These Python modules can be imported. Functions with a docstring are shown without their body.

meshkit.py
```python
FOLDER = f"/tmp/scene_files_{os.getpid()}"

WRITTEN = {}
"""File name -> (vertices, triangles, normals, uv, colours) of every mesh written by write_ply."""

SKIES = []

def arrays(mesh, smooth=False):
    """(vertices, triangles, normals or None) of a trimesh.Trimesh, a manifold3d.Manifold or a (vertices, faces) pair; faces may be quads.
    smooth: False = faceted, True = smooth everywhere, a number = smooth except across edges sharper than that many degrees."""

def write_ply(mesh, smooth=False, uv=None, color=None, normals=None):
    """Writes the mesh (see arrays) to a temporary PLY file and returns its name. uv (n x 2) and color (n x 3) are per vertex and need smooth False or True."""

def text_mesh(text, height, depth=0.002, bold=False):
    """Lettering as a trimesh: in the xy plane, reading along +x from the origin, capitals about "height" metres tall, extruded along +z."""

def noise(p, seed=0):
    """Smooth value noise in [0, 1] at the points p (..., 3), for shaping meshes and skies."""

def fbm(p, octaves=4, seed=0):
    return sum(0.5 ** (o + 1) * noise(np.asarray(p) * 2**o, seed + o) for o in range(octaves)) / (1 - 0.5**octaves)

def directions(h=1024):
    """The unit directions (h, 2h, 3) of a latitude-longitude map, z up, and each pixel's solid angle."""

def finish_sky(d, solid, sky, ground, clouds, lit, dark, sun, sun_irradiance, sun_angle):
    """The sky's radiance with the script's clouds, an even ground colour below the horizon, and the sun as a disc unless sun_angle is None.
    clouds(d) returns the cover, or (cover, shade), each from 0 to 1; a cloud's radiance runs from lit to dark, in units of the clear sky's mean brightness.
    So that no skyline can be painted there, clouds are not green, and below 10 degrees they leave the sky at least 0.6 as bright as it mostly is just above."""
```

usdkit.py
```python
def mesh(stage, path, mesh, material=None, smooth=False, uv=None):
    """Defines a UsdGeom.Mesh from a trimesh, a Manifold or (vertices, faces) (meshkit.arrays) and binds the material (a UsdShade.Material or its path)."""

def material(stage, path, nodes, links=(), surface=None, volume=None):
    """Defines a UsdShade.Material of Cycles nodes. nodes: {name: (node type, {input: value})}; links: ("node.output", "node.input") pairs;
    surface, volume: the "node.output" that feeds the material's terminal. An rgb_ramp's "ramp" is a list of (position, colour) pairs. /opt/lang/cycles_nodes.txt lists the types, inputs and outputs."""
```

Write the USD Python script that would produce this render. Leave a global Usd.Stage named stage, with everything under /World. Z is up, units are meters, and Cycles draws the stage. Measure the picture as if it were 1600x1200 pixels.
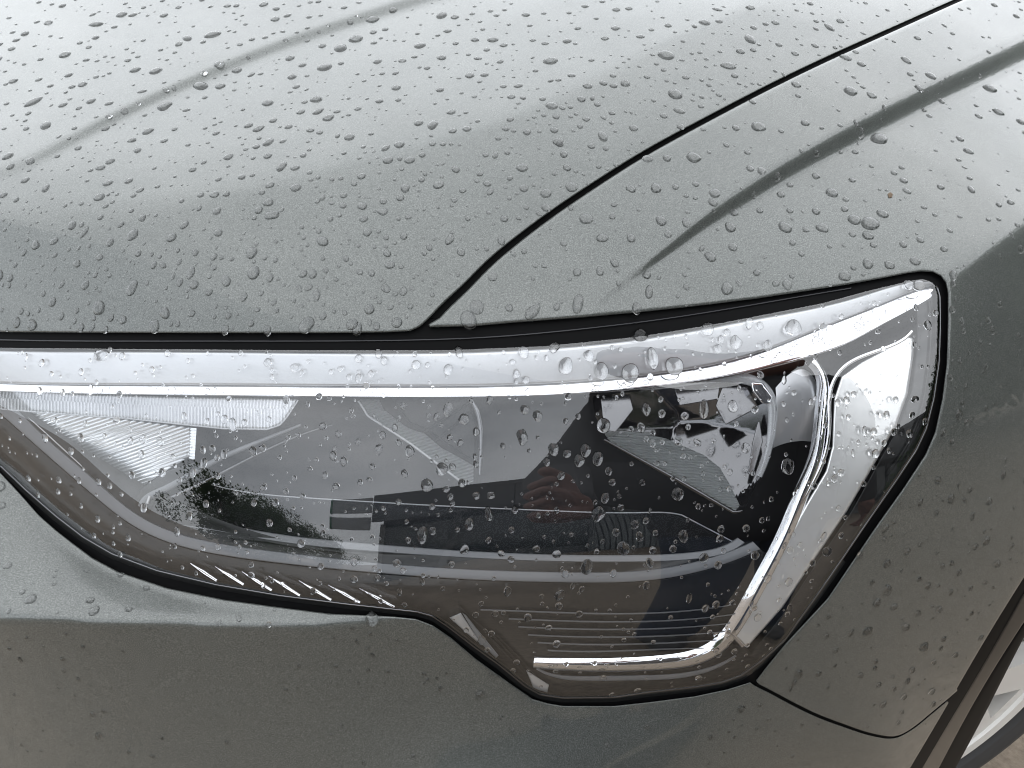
import math, random
import manifold3d as mf
import numpy as np, trimesh, shapely, usdkit, meshkit
from shapely.geometry import Polygon, LineString, Point, box
from scipy.fft import dctn, idctn
from scipy.interpolate import RBFInterpolator, RectBivariateSpline, CubicSpline, PchipInterpolator
from scipy.ndimage import gaussian_filter
from scipy.spatial import Delaunay
from pxr import Usd, UsdGeom, UsdLux, UsdShade, Sdf, Gf, Vt

stage = Usd.Stage.CreateInMemory()
UsdGeom.SetStageUpAxis(stage, UsdGeom.Tokens.z)
UsdGeom.SetStageMetersPerUnit(stage, 1.0)
UsdGeom.Xform.Define(stage, '/World')
UsdGeom.Scope.Define(stage, '/World/Looks')

# ---------------------------------------------------------------- camera
PITCH = math.radians(30.0)          # looking down at the corner of the car
FPX = 1230.0                        # focal length in pixels of a 1600 x 1200 frame
CAM = np.array([0.0, 0.0, 1.16])
EXPOSURE = 0.16
cam = UsdGeom.Camera.Define(stage, '/World/camera')
cam.CreateHorizontalApertureAttr(36.0)
cam.CreateVerticalApertureAttr(27.0)
cam.CreateFocalLengthAttr(36.0 * FPX / 1600.0)
cam.CreateClippingRangeAttr(Gf.Vec2f(0.02, 500.0))
cam.CreateExposureAttr(EXPOSURE)
cam.AddTranslateOp().Set(Gf.Vec3d(*CAM))
cam.AddRotateXOp().Set(90.0 - math.degrees(PITCH))

# ---------------------------------------------------------------- sky and soft sun (overcast)
PAINT_A, PAINT_B, PAINT_C = (0.036, 0.039, 0.036), (0.070, 0.075, 0.070), (0.145, 0.151, 0.143)
SKY_STRENGTH, SUN_POWER = 0.1, 0.35
CLOUD_DARK, CLOUD_MID, CLOUD_LIT = (15.0, 15.8, 16.8), (22.0, 22.9, 24.0), (28.0, 28.8, 29.8)
SUN_EL, SUN_AZ = math.radians(48.0), math.radians(55.0)      # azimuth from +y towards +x
LOOKS = '/World/Looks/'
def mat(name, nodes, links, surface='p.BSDF', volume=None):
    return usdkit.material(stage, LOOKS + name, nodes, links, surface=surface, volume=volume)
dome = UsdLux.DomeLight.Define(stage, '/World/sky')
dome.GetPrim().SetCustomDataByKey('kind', 'structure')
sky_mat = mat('sky', {
    'tc': ('texture_coordinate', {}),
    'sky': ('sky_texture', {'sky_type': 'single_scattering', 'sun_disc': False, 'sun_elevation': SUN_EL, 'sun_rotation': SUN_AZ}),
    'map': ('mapping', {'scale': (1.0, 1.0, 2.4), 'location': (0.3, 0.1, 0.0)}),
    'n': ('noise_texture', {'scale': 1.7, 'detail': 7.0, 'roughness': 0.58, 'distortion': 0.4}),
    'r': ('rgb_ramp', {'ramp': [(0.30, CLOUD_DARK), (0.50, CLOUD_MID), (0.70, CLOUD_LIT)]}),
    'm': ('mix_color', {'fac': 0.78}),
    'b': ('background_shader', {'strength': SKY_STRENGTH})},
    [('tc.generated', 'map.vector'), ('map.vector', 'n.vector'), ('n.fac', 'r.fac'), ('sky.color', 'm.a'), ('r.color', 'm.b'), ('m.result', 'b.color')], surface='b.background')
UsdShade.MaterialBindingAPI.Apply(dome.GetPrim()).Bind(sky_mat)
sun = UsdLux.DistantLight.Define(stage, '/World/sun')
sun.CreateNormalizeAttr(True); sun.CreateIntensityAttr(SUN_POWER); sun.CreateAngleAttr(160.0); sun.CreateColorAttr(Gf.Vec3f(1.0, 0.96, 0.9))
sun.AddRotateZOp().Set(-math.degrees(SUN_AZ)); sun.AddRotateXOp().Set(math.degrees(SUN_EL) - 90.0)


# ---------------------------------------------------------------- the skin of the car, from its slopes
R_ = np.array([1.0, 0, 0]); F_ = np.array([0, math.cos(PITCH), -math.sin(PITCH)]); D_ = np.array([0, -math.sin(PITCH), -math.cos(PITCH)])
def rays(u, v):
    a = (np.asarray(u, float) - 800) / FPX; b = (np.asarray(v, float) - 600) / FPX
    return a[..., None] * R_ + b[..., None] * D_ + F_

STEP = 4
UG = np.arange(-140, 1741, STEP); VG = np.arange(-140, 1341, STEP)
UU, VV = np.meshgrid(UG, VG)

def spl(pts, n=200):
    """A smooth line through the points."""
    p = np.asarray(pts, float); s = np.r_[0, np.cumsum(np.hypot(*np.diff(p, axis=0).T))]
    return CubicSpline(s, p)(np.linspace(0, s[-1], n))
def lin(pts, n=200):
    p = np.asarray(pts, float); s = np.r_[0, np.cumsum(np.hypot(*np.diff(p, axis=0).T))]
    t = np.linspace(0, s[-1], n)
    return np.c_[np.interp(t, s, p[:, 0]), np.interp(t, s, p[:, 1])]
def rounded(poly, r):
    return poly.buffer(r).buffer(-2 * r).buffer(r)

# outlines
LENS_BOTTOM = [(-130,585),(-60,664),(0,728),(40,766),(87,807),(130,840),(175,866),(245,892),(337,914),(437,931),(540,944),(612,952),(650,956),(676,963),(700,979),(740,1010),(780,1039),(820,1072),(845,1086),(880,1091),(960,1090),(1015,1082),(1085,1074),(1128,1067),(1158,1056),(1190,1033),(1225,1002),(1280,926),(1316,874),(1354,818),(1400,752),(1432,704),(1448,670),(1460,622),(1468,566),(1470,505),(1469,462),(1464,446),(1454,438)]
HOOD_EDGE = [(-130,514),(0,519),(150,520),(300,520.5),(520,520.5),(600,519.5),(640,517.5)]
FENDER_EDGE = [(672,511.5),(740,510),(800,504.5),(900,497),(1000,488),(1100,477),(1180,467),(1250,456.5),(1320,445.5),(1380,434.5),(1418,427),(1440,424),(1458,425.5),(1470,431.5),(1477.5,442),(1481,458)]
FENDER_RIGHT = [(1481,505),(1479,568),(1472,624),(1461,675),(1446,710),(1412,762),(1370,821),(1328,883),(1293,935),(1227,1006),(1196,1044),(1181,1064)]
BUMPER_TOP = [(-130,610),(0,738),(30,770),(61,805),(87,828),(114,849),(145,872),(184,893),(262,919),(350,937),(437,949),(516,959),(612,963),(650,967),(676,977),(704,996),(744,1030),(800,1070),(832,1092),(856,1099),(880,1103),(960,1103),(1015,1097),(1085,1088),(1137,1077),(1172,1066)]
SHUT_HOOD = [(656,510.5),(668,500),(690,477),(720,449),(758,411),(798,377),(858,332),(928,285),(998,241),(1098,186),(1198,134),(1298,86),(1398,41),(1490,0),(1600,-47),(1720,-96)]
SHUT_LOWER = [(1181,1067),(1222,1088),(1278,1116),(1320,1132),(1352,1143),(1378,1149),(1400,1150),(1417,1143),(1450,1118),(1481,1092),(1497,1078)]
ARCH = [(1730,702),(1600,902),(1528,1019),(1467,1124),(1422,1200),(1355,1320)]
FENDER_CREST = [(1478,440),(1500,424),(1540,395),(1600,353),(1740,262)]
BAND_UP = [(925,480),(990,424),(1050,376),(1100,336),(1160,294),(1230,249),(1300,209),(1400,155),(1500,105),(1600,55),(1740,-12)]
CREASE = [(-130,330),(-60,292),(60,240),(130,203),(200,167),(300,121),(420,72),(560,24),(690,-16),(800,-45),(900,-75)]

SOFT_CREASE = [(-140,338),(0,330),(160,322),(300,305),(420,284),(560,254),(680,222),(800,180),(900,136),(1000,82),(1100,36),(1200,-8),(1400,-90)]
poly_lens = Polygon(HOOD_EDGE + FENDER_EDGE + FENDER_RIGHT[:-1] + BUMPER_TOP[::-1]).buffer(0)
def raster(poly, blur):
    m = shapely.contains_xy(poly, UU, VV).astype(float)
    return gaussian_filter(m, blur / STEP) if blur else m

def field(ctrl, smoothing=0.0):
    c = np.array(ctrl, float)
    f = RBFInterpolator(c[:, :2] / 400, c[:, 2:], kernel='thin_plate_spline', smoothing=smoothing)
    o = f(np.c_[UU[::4, ::4].ravel(), VV[::4, ::4].ravel()] / 400).reshape(UU[::4, ::4].shape + (2,))
    return [RectBivariateSpline(VG[::4], UG[::4], o[..., k], kx=3, ky=3)(VG, UG) for k in (0, 1)]

top = field([(0,-100,70,-8),(700,-100,71,2),(1600,-100,70,26),
 (0,0,71,-10),(400,0,71,-5),(800,0,72,2),(1300,0,70,16),(1600,0,66,28),
 (0,250,71,-14),(400,250,70,-6),(800,200,68,6),(1100,100,67,15),(1400,70,64,25),
 (0,400,60,-15),(400,400,59,-7),(700,380,58,6),(900,270,60,12),(1200,160,61,22),
 (0,515,48,-15),(300,515,47,-10),(640,512,48,2),(760,500,49,7),
 (850,380,54,11),(1000,280,58,18),(1000,470,50,14),(1200,440,50,21),(1200,350,54,22),(1400,300,55,28),(1400,410,49,29),(1500,200,58,30),(1590,150,58,33),(1590,330,50,37),(1470,420,46,33)], 0.01)
side = field([(1490,470,10,24),(1590,420,12,27),(1500,600,4,20),(1590,650,2,22),(1480,750,3,17),(1400,850,0,14),(1560,850,-2,19),(1300,1000,-1,12),
 (1480,1000,-6,17),(1400,1100,-9,15),(1200,1080,-2,9),(1590,1000,-8,21),(1450,1180,-12,16),(1500,1250,-14,18)], 0.01)
lens = field([(0,530,46,-14),(400,530,46,-8),(800,530,45,0),(1200,480,45,9),(1420,440,43,15),
 (0,620,36,-14),(400,620,36,-8.5),(800,620,36,-1),(1200,600,35,7),(1450,560,29,15),
 (0,700,16,-14),(90,765,15,-14),(180,825,14,-12),(130,690,24,-13),(300,790,24,-10),(400,760,29,-8.5),(800,750,33,-1),(1200,750,34,6),(1400,700,25,13),
 (300,865,16,-9),(430,860,19,-7),(600,870,24,-5),(900,870,29,0),(1150,860,28,5),(300,910,17,-9),(600,950,16,-5),(900,950,19,0),(1150,950,18,5),(900,1080,4,0),(1150,1060,4,5),(1300,860,20,10)], 0.01)
ledge = field([(0,760,80,-4),(150,900,86,0),(0,950,82,-4),(400,960,78,-2),(640,965,60,0),(0,850,86,-4)], 0.01)
face = field([(0,1000,2,-16),(300,1000,2,-10),(600,1000,2,-5),(100,1100,3,-14),(400,1100,3,-8),(700,1040,3,-3),(300,1190,5,-10),(0,1250,5,-15),
 (540,1180,10,-5),(700,1160,38,-2),(900,1150,46,1),(1020,1125,44,4),(850,1230,46,1),(600,1290,20,-4),(1100,1200,6,8),(1250,1150,-4,11),(1200,1290,-8,12)], 0.02)

E, A = top[0].copy(), top[1].copy()
def lay(f, w):
    global E, A
    E = E * (1 - w) + f[0] * w; A = A * (1 - w) + f[1] * w
low = Polygon([(-200,700)] + BUMPER_TOP[2:] + [(1181,1066)] + SHUT_LOWER[1:7] + [(1420,1150),(1500,1400),(-200,1400)])
side_poly = Polygon(FENDER_CREST + [(1800,1400),(1000,1400),(1100,1103)] + FENDER_RIGHT[::-1])
lay(side, raster(side_poly, 7))
lay(face, raster(low, 26))
LEDGE_LINE = [(-150,962),(0,965),(120,968),(300,972),(450,973),(560,970),(650,963)]
ledge_poly = Polygon([(-200,560),(0,736)] + BUMPER_TOP[3:14] + [(650,966)] + spl(LEDGE_LINE, 40)[::-1].tolist() + [(-200,961)]).buffer(0)
lay(ledge, raster(ledge_poly, 5))
lay(lens, raster(poly_lens.buffer(-3), 5))
er, ar = np.radians(E), np.radians(A)
N = np.stack([np.cos(er) * np.sin(ar), -np.cos(er) * np.cos(ar), np.sin(er)], -1)
d = rays(UU, VV)
nd = (N * d).sum(-1)
nd = np.minimum(nd, -0.05)
gu = -(N @ R_) / nd / FPX
gv = -(N @ D_) / nd / FPX
lim = 0.02
gu, gv = np.clip(gu, -lim, lim), np.clip(gv, -lim, lim)

def sdist(line):
    """Distance in pixels below a line that runs left to right, and the share of its width reached."""
    p = np.asarray(line, float); y = CubicSpline(p[:, 0], p[:, 1])
    x = np.clip(UU, p[0, 0], p[-1, 0]); sl = gaussian_filter(y(x, 1), (0, 12))
    return (VV - y(x)) / np.sqrt(1 + sl * sl), (x - p[0, 0]) / (p[-1, 0] - p[0, 0])
def ramp(x, a, b):
    t = np.clip((x - a) / (b - a), 0, 1); return t * t * (3 - 2 * t)

# integrate log depth (Neumann Poisson by cosine transform)
def integrate(gu, gv):
    h, w = gu.shape
    a = (gu[:, 1:] + gu[:, :-1]) * 0.5 * STEP; b = (gv[1:] + gv[:-1]) * 0.5 * STEP
    div = np.zeros((h, w)); div[:, :-1] += a; div[:, 1:] -= a; div[:-1] += b; div[1:] -= b
    k = dctn(div, type=2, norm='ortho')
    den = (2 * np.cos(np.pi * np.arange(w) / w) - 2)[None] + (2 * np.cos(np.pi * np.arange(h) / h) - 2)[:, None]
    den[0, 0] = 1; k = k / den; k[0, 0] = 0
    return idctn(k, type=2, norm='ortho')
Q = integrate(gu, gv)
# the folded flank of the fender flare: steps inward under the line, then the flare comes out again
s, t = sdist(BAND_UP)
bw = PchipInterpolator([0, .12, .3, .6, 1], [7, 14, 26, 36, 42])(t)
depth = PchipInterpolator([0, .07, .13, .25, .6, 1], [0, .0040, .0085, .0155, .029, .036])(t)
Q = Q + depth * ramp(s / bw, -0.12, 1.1) * np.exp(-np.maximum(s - bw, 0) / 190) * (1 - ramp(s, 150, 420))
s, t = sdist(CREASE)
Q = Q + 0.0125 * ramp(t, 0.02, 0.35) * ramp(s, -3, 14) * np.exp(-np.maximum(s - 17, 0) / 300) * (1 - ramp(s, 120, 420))
s, t = sdist(SOFT_CREASE)
SOFTW = np.interp(t, [0, .3, .6], [22, 8, 4])
Q = Q + 0.00030 * (200 * (1 - np.exp(-np.maximum(np.logaddexp(0, (s - 4) / SOFTW) * SOFTW, 0) / 200)))
i0, j0 = np.argmin(abs(VG - 700)), np.argmin(abs(UG - 750))
Q += math.log(0.47 / np.linalg.norm(rays(750., 700.))) - Q[i0, j0]
SKIN = RectBivariateSpline(VG, UG, Q, kx=3, ky=3)

def lift(p, depth=0.0):
    """The point on the car's skin (or depth metres behind it) seen at a pixel of the photograph."""
    p = np.asarray(p, float); dr = rays(p[:, 0], p[:, 1]); L = np.linalg.norm(dr, axis=1)
    t = np.exp(SKIN.ev(p[:, 1], p[:, 0])) + np.asarray(depth) / L
    return CAM + dr * t[:, None]
def normal(p):
    p = np.asarray(p, float); e = 1.5
    du = lift(p + [e, 0]) - lift(p - [e, 0]); dv = lift(p + [0, e]) - lift(p - [0, e])
    n = np.cross(dv, du); n /= np.linalg.norm(n, axis=1, keepdims=True)
    return np.where(((CAM - lift(p)) * n).sum(1, keepdims=True) < 0, -n, n)

# ---------------------------------------------------------------- mesh tools
def fill(poly, step, r=3.0, ring=(0, .12, .35, .65, 1.0), seg=None):
    """Points and triangles filling a polygon in the photograph's pixels, with close rings along its edge."""
    polys = [g for g in getattr(poly, 'geoms', [poly]) if g.area > 1]
    P = []
    for o in [r * k for k in ring] if r else [0.0]:
        q = poly.buffer(-o) if o else poly
        for g in getattr(q, 'geoms', [q]):
            if g.is_empty: continue
            for ringline in [g.exterior] + list(g.interiors):
                c = np.array(shapely.segmentize(ringline, seg or step * 0.8).coords)[:-1]
                P.append(np.c_[c, np.full(len(c), o)])
    x0, y0, x1, y1 = poly.bounds
    gx, gy = np.meshgrid(np.arange(x0 + .37 * step, x1, step), np.arange(y0 + .41 * step, y1, step))
    gx[::2] += step * .5
    inn = poly.buffer(-(r + step * .45))
    k = shapely.contains_xy(inn, gx, gy)
    g = np.c_[gx[k], gy[k]]
    if len(g):
        P.append(np.c_[g, shapely.distance(shapely.points(g), poly.boundary)])
    P = np.vstack(P)
    _, i = np.unique(np.round(P[:, :2], 2), axis=0, return_index=True); P = P[np.sort(i)]
    T = Delaunay(P[:, :2]).simplices
    c = P[T][:, :, :2].mean(1)
    a = P[T][:, :, :2]; e1, e2 = a[:, 1] - a[:, 0], a[:, 2] - a[:, 0]; ar = np.abs(e1[:, 0] * e2[:, 1] - e1[:, 1] * e2[:, 0])
    T = T[shapely.contains_xy(poly, c[:, 0], c[:, 1]) & (ar > 1e-3)]
    return P, T
def facing(V, F):
    n = np.cross(V[F[:, 1]] - V[F[:, 0]], V[F[:, 2]] - V[F[:, 0]])
    if (n * (CAM - V[F].mean(1))).sum() < 0: F = F[:, ::-1]
    return F
def panel(poly, step=8, depth=0.0, r=3.0, drop=0.0015, wall=0.008, seg=None):
    """A sheet lying on the skin (depth behind it, a number or a function of pixel and edge distance), its edge rounded over and turned inwards."""
    P, T = fill(poly, step, r, seg=seg)
    base = depth(P[:, 0], P[:, 1], P[:, 2]) if callable(depth) else np.full(len(P), float(depth))
    dd = base + (drop * (1 - np.sqrt(np.clip(1 - (1 - np.minimum(P[:, 2] / r, 1)) ** 2, 0, 1))) if r else 0)
    V = lift(P[:, :2], dd); F = facing(V, T)
    Vs, Fs, o = [V], [F], len(V)
    if wall:
        for g in getattr(poly, 'geoms', [poly]):
            for ringline in [g.exterior] + list(g.interiors):
                c = np.array(shapely.segmentize(ringline, seg or step * 0.8).coords)[:-1]
                b = (depth(c[:, 0], c[:, 1], np.zeros(len(c))) if callable(depth) else np.full(len(c), float(depth))) + (drop if r else 0)
                A, B = lift(c, b), lift(c, b + wall); n = len(c); i = np.arange(n); j = (i + 1) % n
                Vs.append(np.vstack([A, B])); Fs.append(np.vstack([np.c_[i, j, i + n], np.c_[j, j + n, i + n]]) + o); o += 2 * n
    return np.vstack(Vs), np.vstack(Fs)
def loft(lines, depths, n=120, closed_back=True, smooth_path=True, ends=True):
    """A bar drawn through several pixel lines, each at its own depth behind the skin; closed at its back."""
    rows = []
    for l, dp in zip(lines, depths):
        p = spl(l, n) if (smooth_path and len(l) > 2) else lin(l, n)
        dp = np.interp(np.linspace(0, 1, n), np.linspace(0, 1, len(dp)), dp) if np.ndim(dp) else dp
        rows.append(lift(p, dp))
    m = len(rows); V = np.vstack(rows); F = []
    k = np.arange(n - 1)
    pairs = [(i, i + 1) for i in range(m - 1)] + ([(m - 1, 0)] if closed_back else [])
    for i, j in pairs:
        F += [np.c_[i * n + k, i * n + k + 1, j * n + k], np.c_[i * n + k + 1, j * n + k + 1, j * n + k]]
    F = np.vstack(F)
    if closed_back and ends and m > 2:
        for e in (0, n - 1):
            F = np.vstack([F] + [[[e, i * n + e, (i + 1) * n + e]] for i in range(1, m - 1)])
    return V, facing(V, F) if not closed_back else F
def side_lines(path, w, n=120, smooth_path=True):
    p = spl(path, n) if (smooth_path and len(path) > 2) else lin(path, n)
    t = np.gradient(p, axis=0); t /= np.linalg.norm(t, axis=1, keepdims=True)
    nn = np.c_[-t[:, 1], t[:, 0]]
    w = np.interp(np.linspace(0, 1, n), np.linspace(0, 1, len(w)), w)[:, None] if np.ndim(w) else w
    return lambda k: p + nn * w * k
def bar(path, w, depth, height, n=120, smooth_path=True, ks=((-.5, 1), (-.46, .45), (-.3, .1), (0, 0), (.3, .1), (.46, .45), (.5, 1)), back=0.003):
    """A round-backed bar along a pixel path; w pixels wide, its crown at the depth, height metres high."""
    f = side_lines(path, w, n, smooth_path)
    dep = np.asarray(depth) if np.ndim(depth) else depth
    L, Dp = [f(ks[0][0])], [dep + height + back]
    for k, h in ks: L.append(f(k)); Dp.append(dep + h * height)
    L.append(f(ks[-1][0])); Dp.append(dep + height + back)
    return loft(L, Dp, n, True, False)
def join(parts):
    V, F, o = [], [], 0
    for v, f in parts:
        V.append(v); F.append(np.asarray(f) + o); o += len(v)
    return np.vstack(V), np.vstack(F)
def ribbed(poly, angle, pitch, depth, amp, prof=((0, 1), (.5, 0), (1, 1)), sub=1):
    """A fluted sheet: ridges run along the angle (degrees), pitch pixels apart."""
    a = math.radians(angle); t = np.array([math.cos(a), math.sin(a)]); nn = np.array([-t[1], t[0]])
    c = np.array(poly.exterior.coords); s = c @ nn; out = []
    for k in range(int(math.floor(s.min() / pitch)), int(math.ceil(s.max() / pitch))):
        for (x0, h0), (x1, h1) in zip(prof[:-1], prof[1:]):
            lo, hi = (k + x0) * pitch, (k + x1) * pitch; mid = c.mean(0) @ t
            q = [t * (mid - 2000) + nn * lo, t * (mid + 2000) + nn * lo, t * (mid + 2000) + nn * hi, t * (mid - 2000) + nn * hi]
            for g in getattr(poly.intersection(Polygon(q)), 'geoms', [poly.intersection(Polygon(q))]):
                if g.geom_type != 'Polygon' or g.area < .05: continue
                p = np.array(shapely.segmentize(g.exterior, 60).coords)[:-1]
                x = ((p @ nn) - lo) / (hi - lo); h = (h0 + (h1 - h0) * x) * amp
                dp = (depth(p[:, 0], p[:, 1]) if callable(depth) else depth) + h
                m = len(p); cc = p.mean(0, keepdims=True)
                hc = (h0 + h1) / 2 * amp + (depth(cc[:, 0], cc[:, 1]) if callable(depth) else depth)
                V = np.vstack([lift(p, dp), lift(cc, hc)]); i = np.arange(m)
                out.append((V, facing(V, np.c_[i, (i + 1) % m, np.full(m, m)])))
    return join(out)

def put(path, mesh, m, smooth=False, label=None, category=None, group=None, kind=None):
    p = usdkit.mesh(stage, path, mesh, m, smooth=smooth).GetPrim()
    for k, v in (('label', label), ('category', category), ('group', group), ('kind', kind)):
        if v: p.SetCustomDataByKey(k, v)
    return p
def thing(path, label=None, category=None, group=None, kind=None):
    p = UsdGeom.Xform.Define(stage, path).GetPrim()
    for k, v in (('label', label), ('category', category), ('group', group), ('kind', kind)):
        if v: p.SetCustomDataByKey(k, v)
    return p
_used = {}
def numbered(path):
    k = _used.get(path, 0); _used[path] = k + 1
    return path if k == 0 else f'{path}_{k:03d}'

# ---------------------------------------------------------------- materials
PAINT = mat('grey_paint', {
    'g': ('geometry', {}),

    'n': ('noise_texture', {'scale': 1450.0, 'detail': 2.0, 'roughness': 0.7}),
    'r': ('rgb_ramp', {'ramp': [(0.30, PAINT_A), (0.5, PAINT_B), (0.72, PAINT_C)]}),
    'dirt': ('noise_texture', {'scale': 14.0, 'detail': 6.0, 'roughness': 0.65}),
    'rr': ('rgb_ramp', {'ramp': [(0.35, (0.40,) * 3), (0.7, (0.50,) * 3)]}),
    'p': ('principled_bsdf', {'metallic': 0.66, 'coat_weight': 1.0, 'coat_roughness': 0.018, 'coat_ior': 1.48})},
    [('g.position', 'n.vector'), ('n.fac', 'r.fac'), ('r.color', 'p.base_color'), ('g.position', 'dirt.vector'), ('dirt.fac', 'rr.fac'), ('rr.color', 'p.roughness')])
def plain(name, color, rough=0.4, metal=0.0, coat=0.0, bump=0.0, bscale=900.0, spec=0.5):
    nodes = {'g': ('geometry', {}), 'p': ('principled_bsdf', {'base_color': color, 'roughness': rough, 'metallic': metal, 'coat_weight': coat, 'specular_ior_level': spec})}
    links = []
    if bump:
        nodes.update({'n': ('noise_texture', {'scale': bscale, 'detail': 2.0}), 'b': ('bump', {'strength': bump, 'distance': 0.0006})})
        links = [('g.position', 'n.vector'), ('n.fac', 'b.height'), ('b.normal', 'p.normal')]
    return mat(name, nodes, links)
BLACK = plain('gloss_black', (0.006, 0.006, 0.007), 0.06)
SEAL = plain('seal_rubber', (0.0022, 0.0022, 0.0024), 0.5, spec=0.06)
SHADE = plain('gap_shade', (0.003, 0.003, 0.003), 0.7, spec=0.1)
BEZEL = plain('black_bezel', (0.005, 0.005, 0.005), 0.18, spec=0.35)
BEZEL_MATT = plain('black_bezel_satin', (0.007, 0.007, 0.0075), 0.42, spec=0.3)
CHROME = plain('chrome', (0.80, 0.80, 0.82), 0.045, 1.0)
CHROME_SOFT = plain('reflector_chrome', (0.62, 0.62, 0.64), 0.10, 1.0)
CHROME_DARK = plain('dark_chrome', (0.16, 0.16, 0.165), 0.12, 1.0)
SILVER = plain('satin_silver', (0.42, 0.425, 0.435), 0.34, 0.85, 0.0, 0.12, 2500.0)
SATIN = plain('satin_blade', (0.80, 0.80, 0.79), 0.30, 0.9, 0.0, 0.10, 2500.0)
LEDGE_GREY = plain('grey_ledge', (0.115, 0.118, 0.124), 0.40, 0.2)
RIBGREY = plain('ribbed_reflector', (0.70, 0.71, 0.72), 0.20, 0.92)
RIBDARK = plain('ribbed_dark', (0.28, 0.29, 0.29), 0.26, 0.8)
TRIM = plain('wheel_arch_black', (0.010, 0.009, 0.008), 0.16, 0.0, 0.0, spec=0.35)
ALLOY = plain('light_alloy', (0.62, 0.60, 0.57), 0.38, 0.35)
ALLOY_DARK = plain('alloy_pocket', (0.03, 0.03, 0.03), 0.4)
TYRE = plain('tyre_rubber', (0.028, 0.027, 0.027), 0.75, 0.0, 0.0, 0.4, 300.0)
def clear(name, ior, tint=(1, 1, 1), rough=0.0):
    # a thin sheet: the same mirror strength from its front and from its back
    return mat(name, {'g': ('geometry', {}), 'io': ('mix_float', {'a': ior, 'b': 1.0 / ior}), 'fr': ('fresnel', {}), 't': ('transparent_bsdf', {'color': tint}), 'gl': ('glossy_bsdf', {'color': (1, 1, 1), 'roughness': rough}), 'm': ('mix_closure', {})},
               [('g.backfacing', 'io.fac'), ('io.result', 'fr.IOR'), ('fr.fac', 'm.fac'), ('t.BSDF', 'm.closure1'), ('gl.BSDF', 'm.closure2')], surface='m.closure')
LENS = clear('clear_lens', 1.84, (0.96, 0.965, 0.97))
CLEAR_PLASTIC = mat('clear_light_guide', {'g': ('geometry', {}), 'io': ('mix_float', {'a': 1.7, 'b': 1 / 1.7}), 'fr': ('fresnel', {}), 't': ('transparent_bsdf', {'color': (0.80, 0.80, 0.81)}), 'gl': ('glossy_bsdf', {'color': (1, 1, 1), 'roughness': 0.12}),
    'df': ('diffuse_bsdf', {'color': (0.50, 0.51, 0.52)}), 'm0': ('mix_closure', {'fac': 0.22}), 'm': ('mix_closure', {})},
    [('g.backfacing', 'io.fac'), ('io.result', 'fr.IOR'), ('fr.fac', 'm.fac'), ('t.BSDF', 'm0.closure1'), ('df.BSDF', 'm0.closure2'), ('m0.closure', 'm.closure1'), ('gl.BSDF', 'm.closure2')], surface='m.closure')
WINDOW = clear('module_window', 1.12, (0.80, 0.84, 0.90), 0.0)
WATER = mat('water', {'p': ('glass_bsdf', {'color': (1, 1, 1), 'roughness': 0.0, 'IOR': 1.333})}, [], surface='p.BSDF')
FILM = 0.12
WATER_FILM = mat('flat_water', {'p': ('glass_bsdf', {'color': (1, 1, 1), 'roughness': 0.0, 'IOR': 1.333}), 't': ('transparent_bsdf', {'color': (1, 1, 1)}), 'm': ('mix_closure', {'fac': FILM})},
    [('p.BSDF', 'm.closure1'), ('t.BSDF', 'm.closure2')], surface='m.closure')

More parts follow.
